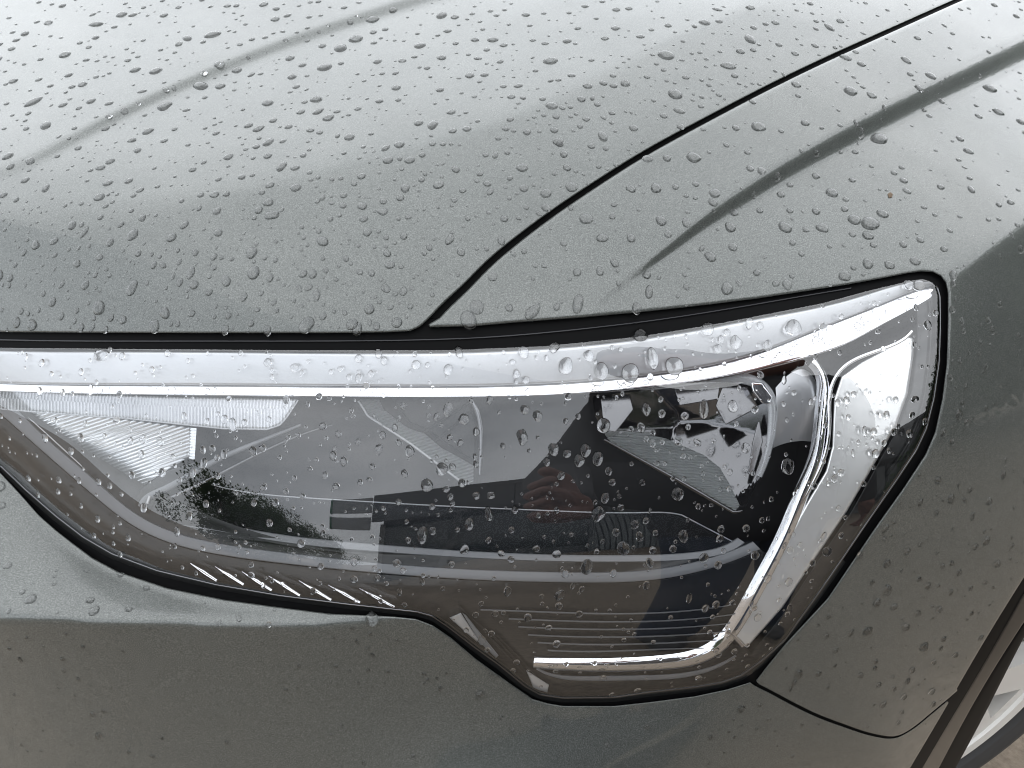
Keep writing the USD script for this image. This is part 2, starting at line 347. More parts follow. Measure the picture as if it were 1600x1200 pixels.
# ---------------------------------------------------------------- the car: painted panels
CAR = '/World/car'
thing(CAR, 'grey green car front corner with clear headlamp, beaded all over with rain', 'car')
shut_hood = spl(SHUT_HOOD, 120).tolist()
hood_poly = Polygon([(-130, 300), (-130, 512)] + HOOD_EDGE[1:] + [(648, 514.5)] + shut_hood + [(1720, -132), (-130, -132)])
gap_f = side_lines(SHUT_HOOD, 1.0, 120)
fw = np.interp(np.linspace(0, 1, 120), [0, .1, .3, .7, 1], [11.5, 10, 8, 6.5, 5.5])[:, None]
f_edge = gap_f(1.0) * 0 + spl(SHUT_HOOD, 120) + (gap_f(1.0) - spl(SHUT_HOOD, 120)) * fw
arch_in = [p for p in spl(ARCH, 80).tolist()]
k_arch = int(np.argmin([abs(p[1] - 1078) for p in arch_in]))
low_line = spl(SHUT_LOWER, 120)
fender_poly = Polygon(f_edge[3:][::-1].tolist() + [(669, 507)] + FENDER_EDGE[0:] + FENDER_RIGHT + low_line[2:].tolist() + arch_in[:k_arch + 1][::-1] + [(1730, 690)]).buffer(0)
fender_poly = rounded(fender_poly, 2.0)
low_f = low_line + np.c_[np.zeros(120), np.interp(np.linspace(0, 1, 120), [0, .2, .62, .7, 1], [5.5, 5.5, 4.0, 1.6, 1.2])]
low_f[:, 0] += np.interp(np.linspace(0, 1, 120), [0, .62, .75, 1], [0, 0, 1.2, 1.4])
bumper_poly = Polygon(BUMPER_TOP + [(1177, 1070)] + low_f[2:].tolist() + [(1494, 1082)] + arch_in[k_arch + 1:] + [(1355, 1330), (-130, 1330)]).buffer(0)
bumper_poly = rounded(bumper_poly, 2.0)
put(CAR + '/hood', panel(rounded(hood_poly, 3), 6, 0.0, 4.0, 0.0016, 0.010), PAINT, True)
put(CAR + '/fender', panel(fender_poly, 5, 0.0, 6.0, 0.0022, 0.010), PAINT, True)
put(CAR + '/front_bumper', panel(bumper_poly, 6, 0.0, 3.5, 0.0014, 0.010), PAINT, True)
# dark gutters under the shut lines
put(CAR + '/shut_line_gutter', bar([p for p in SHUT_HOOD], 26, 0.0075, 0.0005), SHADE, True)
put(CAR + '/shut_line_gutter_001', bar(SHUT_LOWER[:-2] + [(1474,1098)], [18] * 8 + [10, 6, 4], 0.005, 0.0005), SHADE, True)
# rubber seal round the lamp
outer = poly_lens.buffer(14)
lens_poly = rounded(Polygon(LENS_BOTTOM + [(1440, 434), (1418, 438), (1355, 453), (1285, 472), (1173, 494), (1110, 506), (1000, 524), (850, 539), (700, 545), (450, 545), (200, 543.5), (0, 542), (-130, 534)]).buffer(0), 3)
seal = panel(outer.difference(lens_poly.buffer(-5)), 8, 0.0055, 2.0, 0.0008, 0.02)
put(CAR + '/lamp_seal', seal, SEAL, True)
seal_lip = bar(np.array(LENS_BOTTOM[2:-1]) + [0, 0] , 3.0, 0.0012, 0.0012, 400, False)

# ---------------------------------------------------------------- the headlamp
HL = CAR + '/headlamp'
def step_depth(u, v, dist):
    return 0.020 + 0.050 * np.clip(dist / 90, 0, 1) ** 0.8
put(HL, panel(lens_poly.buffer(-1), 10, step_depth, 2.0, 0.0, 0.01), BEZEL_MATT, True)
put(HL + '/lens', panel(lens_poly, 5, 0.0009, 5.0, 0.0026, 0.0, seg=3), LENS, True)
put(HL + '/lens_rim', seal_lip, CHROME_DARK, True)
fl = side_lines(LENS_BOTTOM[1:29], 1.0, 300, False)
put(HL + '/lens_flange', loft([fl(0), fl(2 if fl(1)[50, 1] > fl(0)[50, 1] else -2), fl(7 if fl(1)[50, 1] > fl(0)[50, 1] else -7)], [.0022, .0026, .0046], 300, False, False), BEZEL, True)
Hn = lambda n: numbered(HL + '/' + n)

SIL_TOP = [(-130,540),(0,548),(200,549.5),(450,551),(700,551),(850,545),(1000,530),(1110,512),(1173,500),(1285,479),(1355,460),(1432,441),(1458,442)]
SIL_LOW = [(-130,592),(0,599),(300,602),(600,604),(800,602),(950,593),(1060,580),(1180,553),(1260,522),(1330,494),(1390,470),(1445,449),(1459,446)]
CH_LOW = [(-130,606),(0,612),(300,618),(600,621),(800,620),(950,613),(1060,602),(1180,581),(1262,560),(1320,540),(1380,508),(1432,480),(1457,464)]
def between(a, b, k, n=200):
    return spl(a, n) * (1 - k) + spl(b, n) * k
put(CAR + '/seal_lip', bar([(-130,526),(0,531),(300,533),(600,532),(760,527),(900,515),(1040,498),(1200,472),(1330,450)], 3.0, .0042, .0012, 200), BLACK, 60)
rows = [SIL_TOP] + [between(SIL_TOP, SIL_LOW, k) for k in (.04, .1, .5, .92, .97)] + [SIL_LOW]
put(Hn('silver_trim'), loft(rows + [SIL_LOW, SIL_TOP], [.0046, .0036, .0033, .0046, .0062, .0066, .0078, .0125, .0100], 300), SILVER, 50)
rows = [SIL_LOW] + [between(SIL_LOW, CH_LOW, k) for k in (.06, .2, .45, .7, .9, .97)] + [CH_LOW]
put(Hn('chrome_strip'), loft(rows + [CH_LOW, SIL_LOW], [.0088, .0080, .0074, .0068, .0062, .0060, .0064, .0090, .016, .016], 300), CHROME, 50)
# the chrome hook running down the outer side and under the lamp
HOOK = [(1268,566),(1283,586),(1284,640),(1274,715),(1251,775),(1234,818),(1185,916),(1152,974),(1128,1004),(1090,1026),(1040,1035),(960,1039),(880,1038),(834,1035)]
put(Hn('chrome_hook'), bar(HOOK, [18, 23, 23, 25, 27, 27, 28, 28, 27, 26, 24, 23, 22, 20], 0.0040, 0.0052, 260, True, ks=((-.5, 1.2), (-.46, .38), (-.36, .12), (-.2, .02), (-.04, 0), (.0, .02), (.24, .46), (.475, 1.0), (.5, 1.4))), CHROME, 30)
# satin blade outside it, with its raised rim
blade = rounded(Polygon([(1314,589),(1346,566),(1428,523),(1427,557),(1418,617),(1400,666),(1372,715),(1324,798),(1268,881),(1222,950),(1166,1013),(1146,996),(1206,893),(1246,812),(1266,776),(1290,736),(1300,697),(1303,624)]), 6)
put(Hn('satin_blade'), panel(blade, 7, 0.0050, 4.0, 0.0022, 0.010, seg=4), SATIN, 50)
put(Hn('blade_rim'), bar([(1426,517),(1344,558),(1312,580),(1299,606),(1296,660),(1288,715),(1262,770),(1240,812),(1202,888),(1168,950),(1146,988)], 7, 0.0042, 0.0030, 200), CHROME, 60)
put(Hn('blade_clip'), bar([(1136,986),(1150,997),(1162,1010)], 9, 0.0040, 0.0030, 30), CHROME_SOFT, 60)
# outer black flank with its two fine ribs
flank = Polygon([(1432,478),(1466,452),(1470,505),(1466,566),(1458,622),(1446,670),(1430,706),(1398,752),(1352,818),(1314,874),(1278,926),(1224,1000),(1188,1032),(1172,1024),(1226,956),(1272,886),(1330,800),(1376,716),(1404,668),(1424,612),(1433,540)])
put(Hn('black_flank'), panel(flank, 8, 0.0062, 2.0, 0.001, 0.012, seg=6), BEZEL, 50)
put(Hn('flank_rib'), bar([(1452,470),(1455,520),(1449,590),(1437,650),(1418,694),(1384,742)], 5, 0.0045, 0.0018, 80), BEZEL, 60)
put(Hn('flank_rib'), bar([(1462,480),(1463,540),(1456,610),(1443,664)], 4, 0.0042, 0.0018, 60), BEZEL, 60)

# lower bezel, the two grey ledges and the steps between
B2 = [(-130,520),(-50,605),(0,646),(50,690),(100,734),(150,777),(200,816),(260,846),(330,864),(450,881),(600,896),(750,906),(900,910),(1020,906),(1110,888),(1188,858)]
B2T = [(-110,506),(-30,592),(20,632),(64,676),(112,718),(160,760),(208,799),(266,829),(334,847),(452,864),(600,880),(750,890),(900,894),(1016,890),(1100,874),(1176,846)]
B1 = [(238,806),(262,816),(330,829),(430,846),(560,860),(700,870),(850,877),(1000,878),(1094,873),(1144,861),(1164,848)]
B1T = [(244,798),(268,806),(332,817),(432,834),(560,848),(700,859),(850,866),(1000,867),(1088,862),(1134,851),(1152,840)]
LOWB = spl(LENS_BOTTOM[2:23], 160)
lowpoly = Polygon(spl(B2, 160).tolist() + [(1205, 868), (1225, 840), (1150, 975), (1130, 1003), (1165, 1012), (1190, 1034), (1160, 1056)] + LENS_BOTTOM[0:23][::-1]).buffer(0)
lowpoly = max(getattr(lowpoly, 'geoms', [lowpoly]), key=lambda g: g.area)
put(Hn('lower_bezel'), panel(lowpoly, 9, lambda u, v, q: 0.0100 + 0.003 * np.exp(-q / 14), 2.0, 0.001, 0.012, seg=6), BEZEL, 50)
put(Hn('grey_ledge'), loft([B2, between(B2, B2T, .08), between(B2, B2T, .5), between(B2, B2T, .92), B2T], [.0090, .0084, .0096, .0108, .0120], 220, False), LEDGE_GREY, 50)
put(Hn('step_face'), loft([B2T, between(B2T, [(225,800)] + B1[1:], .5), [(225,812)] + B1[1:]], [.0116, .0128, .0140], 220, False), BEZEL, 50)
put(Hn('grey_ledge'), loft([B1, between(B1, B1T, .1), between(B1, B1T, .5), between(B1, B1T, .9), B1T], [.0140, .0132, .0146, .0160, .0180], 220, False), LEDGE_GREY, 50)
# the dark blade window above the inner ledge, with its bright upper edge
WTOP = [(330,757),(400,771),(480,778),(560,783),(700,791),(860,798),(1000,801),(1062,804)]
put(Hn('window_blade'), loft([[(262,806)] + B1T[2:-1] + [(1146, 846)], [(300,775)] + WTOP[1:-1] + [(1070,806)]], [.0185, .030], 200, False), WINDOW, True)
put(Hn('window_edge'), bar(WTOP + [(1066,805)], 2.2, .0285, .001, 160), CLEAR_PLASTIC, True)
put(Hn('window_edge'), bar([(1064,804),(1152,850)], 2.2, .0270, .001, 20), CLEAR_PLASTIC, True)
# bracket at the inner end of the window
br = rounded(Polygon([(206,792),(221,763),(262,736),(304,722),(312,737),(262,766),(246,776),(233,808),(216,817),(206,811)]), 3)
put(Hn('window_bracket'), panel(br, 6, .0125, 2.5, .002, .02, seg=3), BEZEL, 50)
put(Hn('bracket_rail'), bar([(220,792),(228,779),(250,767),(312,733),(420,684),(470,664)], [12, 11, 9, 8, 6, 4], .0118, .002, 80), LEDGE_GREY, 60)
put(Hn('bracket_rail'), bar([(238,802),(250,790),(300,762),(410,706),(520,664)], [7, 6, 5, 4, 2], .0150, .002, 80), CHROME_DARK, 60)
for a, b in (((234,775),(230,787)), ((228,790),(225,800))):
    put(Hn('bracket_clip'), bar([a, b], 4.5, .0105, .001, 8), SILVER, 60)

# fluted turn light bar and ribbed reflector at the inner end
tl = Polygon([(-130,592),(3,609),(130,616),(280,620.5),(465,624),(447,652),(437,663),(418,670),(350,669),(200,653),(100,646),(6,639),(-130,622)])
tl_up = tl.intersection(Polygon([(-140,560),(-140,606),(0,622),(200,632),(455,640),(480,600)])); tl_lo = tl.difference(tl_up)
UPR, LOR = 94, 91
put(Hn('turn_light_bar'), join([ribbed(tl_up, 97, 5.2, lambda u, v: .0105 + 0 * u, .0016, ((0, 1), (.3, .1), (.6, .1), (1, 1))), ribbed(tl_lo, 90, 5.2, lambda u, v: .0085 + 0 * u, .0018, ((0, 1), (.3, .1), (.6, .1), (1, 1)))]), CLEAR_PLASTIC)
put(Hn('turn_light_back'), panel(tl.buffer(-1), 9, .0150, 2, .001, .004), RIBGREY, True)
put(Hn('turn_light_edge'), bar([(-130,623),(6,640),(100,647),(200,654),(350,670),(418,671),(438,664),(449,651),(466,625)], 2.6, .0075, .0016, 160, False), CLEAR_PLASTIC, 60)
tri = Polygon([(36,642),(100,648),(200,656),(296,668),(297,714),(290,717),(262,734),(221,761),(203,799)])
put(Hn('ribbed_reflector'), ribbed(tri, -18.5, 5.4, lambda u, v: .0125 + .018 * np.clip((v - 640) / 160, 0, 1) * 0 + .00005 * np.clip(u - 36, 0, 300), .0016, ((0, 1), (.62, 0), (1, 1))), RIBGREY)
put(Hn('reflector_flange'), ribbed(Polygon([(297,668),(307,669),(304,719),(295,716)]), 2, 4.4, .012, .001), RIBGREY)
put(Hn('reflector_edge'), bar([(30,640),(100,703),(203,801)], 3, .0118, .0014, 40), SILVER, 60)

# reflector bowl of the outer lamp
bowl = rounded(Polygon([(925,619),(1000,611),(1060,602),(1150,590),(1186,600),(1205,628),(1206,680),(1188,745),(1162,798),(1140,770),(1100,712),(1040,686),(985,674),(948,684),(930,650)]), 4)
BOWL_C = np.array([1050., 655.])
FACET_GREY = plain('reflector_facet', (0.17, 0.17, 0.175), 0.16, 1.0)
BOWL_DARK = plain('bowl_chrome', (0.15, 0.15, 0.155), 0.08, 1.0)
def bowl_depth(u, v, q):
    x, y = (u - BOWL_C[0]) / 165, (v - BOWL_C[1]) / 120
    cone = np.max([x * math.cos(a) + y * math.sin(a) + o for a, o in ((-.15, 0), (.75, .05), (-.85, .1), (-1.7, .12), (-2.7, .2), (2.6, .1))], axis=0)
    return .0215 + .034 * np.clip(1 - .85 * np.maximum(cone, .12), 0, 1)
put(Hn('reflector_bowl'), panel(bowl, 4, bowl_depth, 1.0, .0, .004, seg=4), BOWL_DARK, 14)
strip = Polygon([(948,684),(985,673),(1040,685),(1100,711),(1125,731),(1142,760),(1156,790),(1149,798),(1060,748),(955,691)])
put(Hn('ribbed_shelf'), ribbed(strip, 4, 4.6, lambda u, v: .0125 + .00019 * np.clip(60 + (u - 948) * .53 + 684 - v, 0, 120) * .6, .0011, ((0, 1), (.5, 0), (1, 1))), RIBDARK)
put(Hn('shelf_edge'), bar([(944,687),(1058,750),(1146,801),(1160,799)], [4, 6, 7, 5], .0110, .0022, 80, False), CHROME_DARK, 60)
put(Hn('bowl_frame'), bar([(1000,607),(1080,596),(1150,590),(1182,598),(1203,620),(1207,660),(1198,712),(1186,744)], [6, 9, 14, 18, 18, 16, 12, 10], .0120, .0035, 160), CLEAR_PLASTIC, 60)
put(Hn('bowl_frame_corner'), panel(rounded(Polygon([(1172,596),(1192,598),(1208,620),(1204,632),(1190,630),(1176,612)]), 3), 4, .0108, 2.5, .0015, .004), CHROME, 50)
put(Hn('side_reflector'), loft([[(1212,606),(1262,580),(1276,600)], [(1214,640),(1262,618),(1278,640)], [(1208,700),(1240,690),(1268,690)]], [.016, .012, .024], 60, False), SILVER, True)
for q, dp in (([(1052,603),(1126,597),(1122,624),(1062,634)], .0150), ([(1128,604),(1168,604),(1186,636),(1134,664),(1118,634)], .0145), ([(1186,650),(1192,690),(1176,744),(1168,740),(1176,690)], .0135), ([(938,622),(984,616),(990,640),(962,676),(944,672)], .0160)):
    put(Hn('bowl_facet'), panel(rounded(Polygon(q), 2), 5, (lambda d0: lambda u, v, s: d0 + .00010 * (660 - v))(dp), 1.5, .0008, .003), FACET_GREY, 40)
# inner reflector seen dimly behind the clear cover
gh = Polygon([(562,624),(592,624),(600,640),(636,668),(664,678),(690,700),(716,714),(740,728),(740,752),(728,756),(640,690),(575,648)])
put(Hn('inner_reflector'), ribbed(gh, -16, 5.2, lambda u, v: .034 + 0 * u, .002, ((0, 1), (.5, 0), (1, 1))), RIBDARK)
put(Hn('inner_reflector_edge'), bar([(560,626),(575,650),(640,692),(728,758)], 4, .033, .0015, 60, False), CLEAR_PLASTIC, 60)
put(Hn('inner_frame'), bar([(735,622),(748,650),(752,700),(750,742)], [10, 9, 7, 6], .036, .002, 60), CHROME_DARK, 60)
put(Hn('inner_panel'), panel(Polygon([(612,622),(730,622),(744,660),(744,722),(720,708),(668,672),(640,660)]), 8, .044, 2, .002, .004), BEZEL_MATT, True)
put(Hn('inner_rib'), bar([(640,690),(735,628)], 5, .040, .002, 30), BEZEL, 60)
put(Hn('inner_rib'), bar([(668,700),(740,640)], 4, .040, .002, 30), BEZEL, 60)
# chrome slashes along the lower bezel
for (a, b) in (((297,880),(338,908)), ((336,885),(380,914)), ((378,893),(424,923)), ((420,900),(468,931)), ((467,907),(517,938)), ((513,914),(562,942)), ((561,919),(616,949))):
    put(Hn('chrome_slash'), bar([a, ((a[0] + b[0]) / 2, (a[1] + b[1]) / 2 + .6), b], [3.0, 10.5, 8.0], .0046, .0024, 30, ks=((-.5, 1.6), (-.46, .7), (-.3, .2), (-.12, .02), (0, .16), (.1, .02), (.3, .3), (.46, .9), (.5, 1.6))), CHROME, 50)
# fine horizontal ridges in the lower corner
for (u0, v0, uend, vm, v1) in ((751,953,1150,958.5,944), (795,967,1146,971.5,960), (810,979.5,1140,983.5,974), (825,992,1133,995.5,987), (840,1004,1124,1007,1000), (856,1016,1100,1017.5,1013)):
    put(Hn('bezel_ridge'), bar([(u0, v0), ((u0 + uend) / 2 - 30, vm), (uend - 120, vm - 1), (uend, v1)], [2.4, 2.6, 2.4, 1.5], .0070, .0016, 60), LEDGE_GREY, 60)
# faceted corner below the slashes
for q, mt in (([(702,965),(720,957.5),(748,1000),(745,1003)], SILVER), ([(722,957),(728,961),(779,1024),(775,1028),(749,1003)], LEDGE_GREY), ([(822,1047),(858,1070),(855,1082),(834,1076)], SILVER)):
    put(Hn('corner_facet'), panel(Polygon(q), 5, .0058, 1.5, .001, .004), mt, 40)
for a, b in (((760,990),(822,1056)), ((768,990),(830,1058)), ((776,992),(838,1056)), ((716,946),(776,1000))):
    put(Hn('corner_rib'), bar([a, b], 2.0, .0068, .0012, 12), BEZEL, 60)
put(Hn('lower_lip'), bar([(838,1044),(868,1056),(920,1060),(1000,1059),(1060,1056),(1110,1045),(1150,1024)], [3, 7, 8, 8, 8, 7, 3], .0060, .0025, 120), LEDGE_GREY, 60)

# ---------------------------------------------------------------- wheel arch trim
A1 = [(1730,722),(1600,928),(1545,1026),(1487,1124),(1440,1204),(1372,1320)]
A2 = [(1730,770),(1600,972),(1557,1039),(1514,1112),(1468,1198),(1400,1320)]
A3 = [(1730,800),(1600,996),(1560,1074),(1528,1136),(1493,1200),(1424,1320)]
put(CAR + '/wheel_arch_lip', loft([spl(ARCH, 120) + [-7, -4], ARCH, between(ARCH, A1, .85, 120), A1], [.010, .0035, .0100, .0090], 120, False), SEAL, 35)
put(CAR + '/wheel_arch_trim', loft([spl(A1, 120) + [-2, -1], A1, between(A1, A2, .12, 120), between(A1, A2, .9, 120), A2], [.0105, .0085, .0072, .0055, .0080], 120, False), TRIM, 35)
put(CAR + '/wheel_arch_bead', loft([spl(A2, 120) + [-3, -2], A2, between(A2, A3, .3, 120), between(A2, A3, .75, 120), A3, A3], [.016, .0105, .0090, .0105, .016, .05], 120, False), SEAL, 50)

# ---------------------------------------------------------------- ground and what the car mirrors
GROUND = mat('ground', {
    'g': ('geometry', {}), 'n': ('noise_texture', {'scale': 55.0, 'detail': 9.0, 'roughness': 0.7}), 'n2': ('noise_texture', {'scale': 1.3, 'detail': 4.0}),
    'r': ('rgb_ramp', {'ramp': [(0.28, (0.11, 0.086, 0.063)), (0.5, (0.20, 0.160, 0.120)), (0.75, (0.29, 0.24, 0.185))]}),
    'r2': ('rgb_ramp', {'ramp': [(0.3, (0.75, 0.74, 0.72)), (0.7, (1.0, 1.0, 1.0))]}),
    'mx': ('mix_color', {'blend_type': 'multiply', 'fac': 1.0}),
    'b': ('bump', {'strength': 0.6, 'distance': 0.01}), 'p': ('principled_bsdf', {'roughness': 0.8})},
    [('g.position', 'n.vector'), ('g.position', 'n2.vector'), ('n.fac', 'r.fac'), ('n2.fac', 'r2.fac'), ('r.color', 'mx.a'), ('r2.color', 'mx.b'), ('mx.result', 'p.base_color'), ('n.fac', 'b.height'), ('b.normal', 'p.normal')])
ge = np.array([[-150, -150, 0], [150, -150, 0], [150, 150, 0], [-150, 150, 0]], float)
put('/World/ground', (ge, np.array([[0, 1, 2], [0, 2, 3]])), GROUND, kind='structure')

def bx(x0, x1, y0, y1, z0, z1):
    m = trimesh.creation.box((x1 - x0, y1 - y0, z1 - z0)); m.apply_translation(((x0 + x1) / 2, (y0 + y1) / 2, (z0 + z1) / 2)); return m
# the wheel in the arch, turned towards the front
WHL = CAR + '/wheel'
wc = np.array([0.485, 0.685, 0.345]); wn = np.array([0.26, -0.966, 0.0]); we = np.array([0.966, 0.26, 0.0]); wu = np.array([0, 0, 1.0])
def wplace(m):
    v = np.asarray(m.vertices); return wc + v[:, :1] * we + v[:, 1:2] * wu + v[:, 2:3] * wn, np.asarray(m.faces)[:, ::1]
prof = np.array([[.272, -.09], [.272, .012], [.280, .022], [.300, .026], [.322, .020], [.338, .002], [.344, -.03], [.344, -.14], [.33, -.18], [.28, -.19]])
put(WHL, wplace(trimesh.creation.revolve(prof, sections=96)), TYRE, 40)
rimp = np.array([[.272, .012], [.268, .018], [.256, .016], [.250, .006], [.246, -.06], [.240, -.12]])
put(WHL + '/rim', wplace(trimesh.creation.revolve(rimp, sections=96)), ALLOY, 40)
put(WHL + '/brake_disc', wplace(trimesh.creation.cylinder(.238, .02, sections=48, transform=trimesh.transformations.translation_matrix((0, 0, -.045)))), ALLOY_DARK, 40)
for k in range(5):
    a = math.radians(-30 + 72 * k)
    sp = Polygon([(.03, -.035), (.14, -.030), (.24, -.100), (.258, -.080), (.262, .0), (.258, .080), (.24, .100), (.14, .030), (.03, .035)]).difference(Polygon([(.185, 0), (.238, -.030), (.240, .030)]))
    m = trimesh.creation.extrude_polygon(sp, .03); m.apply_translation((0, 0, -.018)); m.apply_transform(trimesh.transformations.rotation_matrix(a, (0, 0, 1)))
    put(numbered(WHL + '/spoke'), wplace(m), ALLOY, False)

# the rest of the car's body, behind the panels in view
rd, lt = np.array([.766, .643, 0]), np.array([.643, -.766, 0]); c0 = np.array([.25, .62, 0])
bb = [c0 - .30 * lt, c0 - 1.5 * lt, c0 - 1.5 * lt + 3.4 * rd, c0 - .30 * lt + 3.4 * rd]
under = mf.Manifold.batch_hull([mf.Manifold.sphere(.05, 16).translate((float(q[0]), float(q[1]), z)) for q in bb for z in (.25, .80)])
put(CAR + '/underbody', under, SHADE, 40)

# trees: tapered trunk, limbs, crown of leaf tufts
LEAF = [mat('leaves_%s' % t, {'g': ('geometry', {}), 'r': ('rgb_ramp', {'ramp': [(0.0, c0), (1.0, c1)]}), 'd': ('diffuse_bsdf', {}), 't': ('translucent_bsdf', {}), 'm': ('mix_closure', {'fac': 0.3})},
    [('g.random_per_island', 'r.fac'), ('r.color', 'd.color'), ('r.color', 't.color'), ('d.BSDF', 'm.closure1'), ('t.BSDF', 'm.closure2')], surface='m.closure') for t, c0, c1 in (('dark', (.035, .055, .022), (.075, .11, .045)), ('mid', (.05, .08, .028), (.11, .155, .06)))]
BARK = plain('bark', (0.07, 0.055, 0.042), 0.9, 0, 0, 0.6, 40.0)
def tree(x, y, h, w, seed, leaf, label, n=11000):
    g = np.random.default_rng(seed); t = thing(numbered('/World/tree'), label, 'tree', 'trees mirrored in the car')
    t_ = str(t.GetPath())
    rows = []
    for z, r in ((0, .13), (.4, .10), (h * .45, .075), (h * .8, .03)):
        a = np.linspace(0, 2 * np.pi, 9)[:-1]; rows.append(np.c_[x + r * h / 5 * np.cos(a), y + r * h / 5 * np.sin(a), np.full(8, z)])
    V = np.vstack(rows); F = []
    for k in range(3):
        for i in range(8): F += [[k * 8 + i, k * 8 + (i + 1) % 8, k * 8 + 8 + i], [k * 8 + (i + 1) % 8, k * 8 + 8 + (i + 1) % 8, k * 8 + 8 + i]]
    parts = [(V, np.array(F))]
    for k in range(7):
        a = g.uniform(0, 6.28); z0 = h * g.uniform(.3, .6); e = np.array([x + w * .35 * math.cos(a), y + w * .35 * math.sin(a), z0 + h * .2]); b = np.array([x, y, z0])
        c = trimesh.creation.cylinder(.018 * h / 5 + .01, segment=[b, e], sections=6); parts.append((c.vertices, c.faces))
    put(t_ + '/trunk', join(parts), BARK, 40)
    nb = 34; cl = np.c_[g.normal(0, .26, nb) * w, g.normal(0, .26, nb) * w, g.uniform(.12, .88, nb) * h]
    cl[:, :2] *= np.interp(cl[:, 2:] / h, [.1, .5, .9], [1.0, 1.1, .45]); cr = g.uniform(.13, .24, nb) * w
    k = g.integers(0, nb, n); dv = g.normal(size=(n, 3)); dv /= np.linalg.norm(dv, axis=1, keepdims=True)
    c = cl[k] + dv * (cr[k] * g.uniform(.55, 1.05, n))[:, None] + [x, y, 0]
    s = g.uniform(.05, .11, n) * h / 5; A = g.normal(size=(n, 3)); A /= np.linalg.norm(A, axis=1, keepdims=True); B = np.cross(A, g.normal(size=(n, 3))); B /= np.linalg.norm(B, axis=1, keepdims=True)
    V = np.stack([c - A * s[:, None], c + B * s[:, None] * .6, c + A * s[:, None], c - B * s[:, None] * .6], 1).reshape(-1, 3)
    i = np.arange(n) * 4; put(t_ + '/crown', (V, np.vstack([np.c_[i, i + 1, i + 2], np.c_[i, i + 2, i + 3]])), LEAF[leaf])
def pol(az, dist): return dist * math.sin(math.radians(az)), .38 - dist * math.cos(math.radians(az))
for k, (az, dist, h, w, leaf) in enumerate(((-36, 19, 5.4, 4.2, 0), (-31, 21, 5.4, 4.4, 1), (-26, 24, 5.0, 4.4, 0), (-21, 28, 4.4, 4.2, 1), (-16, 32, 4.0, 4.0, 0))):
    tree(*pol(az, dist), h * 1.02, w * 1.2, 40 + k, leaf, ('broad dark tree mirrored nearest the inner end of the lamp', 'paler green tree in the middle of the mirrored row', 'rounded dark tree right of the paler one in the mirrored row', 'small pale tree near the end of the mirrored row', 'smallest dark tree, mirrored beside the shop signs')[k])
for k, (az, dist, h, w, leaf) in enumerate(((67, 9.5, 5.0, 3.4, 0), (72, 8.5, 5.4, 4.0, 1), (86, 8, 5.6, 4.2, 0), (100, 8.5, 5.4, 4.0, 0), (112, 9.5, 4.8, 3.6, 1))):
    tree(*pol(az, dist), h * 1.12, w * 1.3, 70 + k, leaf, ('first dense tree of the row mirrored in the wing flank', 'tall pale tree second in the row mirrored in the wing', 'tallest dark tree in the middle of the row mirrored in the wing', 'dense dark tree after the tallest in the wing row', 'last and lower pale tree of the row mirrored in the wing')[k], 14000)

# the shop front mirrored in the lamp cover
SHOP = '/World/shop_building'
thing(SHOP, 'dark shop front with glass wall and wide fascia, mirrored in the lamp cover', 'building')
WALL_ = plain('grey_cladding', (0.09, 0.10, 0.105), 0.6); FASC = plain('dark_fascia', (0.030, 0.032, 0.036), 0.5); PANE = plain('shop_glass', (0.02, 0.03, 0.035), 0.05, 0, 0, 0, 900, 0.6)
SHUT = plain('grey_shutter', (0.16, 0.18, 0.185), 0.5); SIGN = plain('sign_grey', (0.22, 0.23, 0.235), 0.5); SIGN_G = plain('sign_green', (0.02, 0.10, 0.05), 0.5)
Y = -9.0
put(SHOP + '/wall', bx(-1.0, 12.0, Y - 6, Y - .12, 0, 2.9), WALL_)
put(SHOP + '/roof', bx(-1.2, 12.2, Y - 6.2, Y + .9, 2.92, 3.02), FASC)
for k in range(11):
    put(numbered(SHOP + '/fascia_panel'), bx(-1.2 + 1.22 * k, -1.2 + 1.22 * k + 1.205, Y + .80, Y + .88, 2.22, 2.915), FASC)
for k in range(8):
    x = -1.0 + 1.6 * k
    put(numbered(SHOP + '/mullion'), bx(x - .06, x + .06, Y - .10, Y + .04, 0, 2.25), SIGN if k in (0, 3) else WALL_)
    if k in (2,):
        continue
    put(numbered(SHOP + '/window_pane'), bx(x + .065, x + 1.535, Y - .09, Y - .05, .35, 2.2), PANE)
for k in range(28):
    put(numbered(SHOP + '/shutter_slat'), bx(2.27 + k * .051, 2.27 + k * .051 + .036, Y - .08, Y - .02, .05, 2.15), SHUT)
for k, (z0, z1) in enumerate(((2.55, 3.0), (2.0, 2.4))):
    sgn = numbered(SHOP + '/sign_board'); put(sgn, bx(-2.3, -1.25, Y + .6, Y + .72, z0, z1), SIGN); put(sgn + '/edge', bx(-2.36, -2.303, Y + .58, Y + .74, z0 - .02, z1 + .02), SIGN_G)

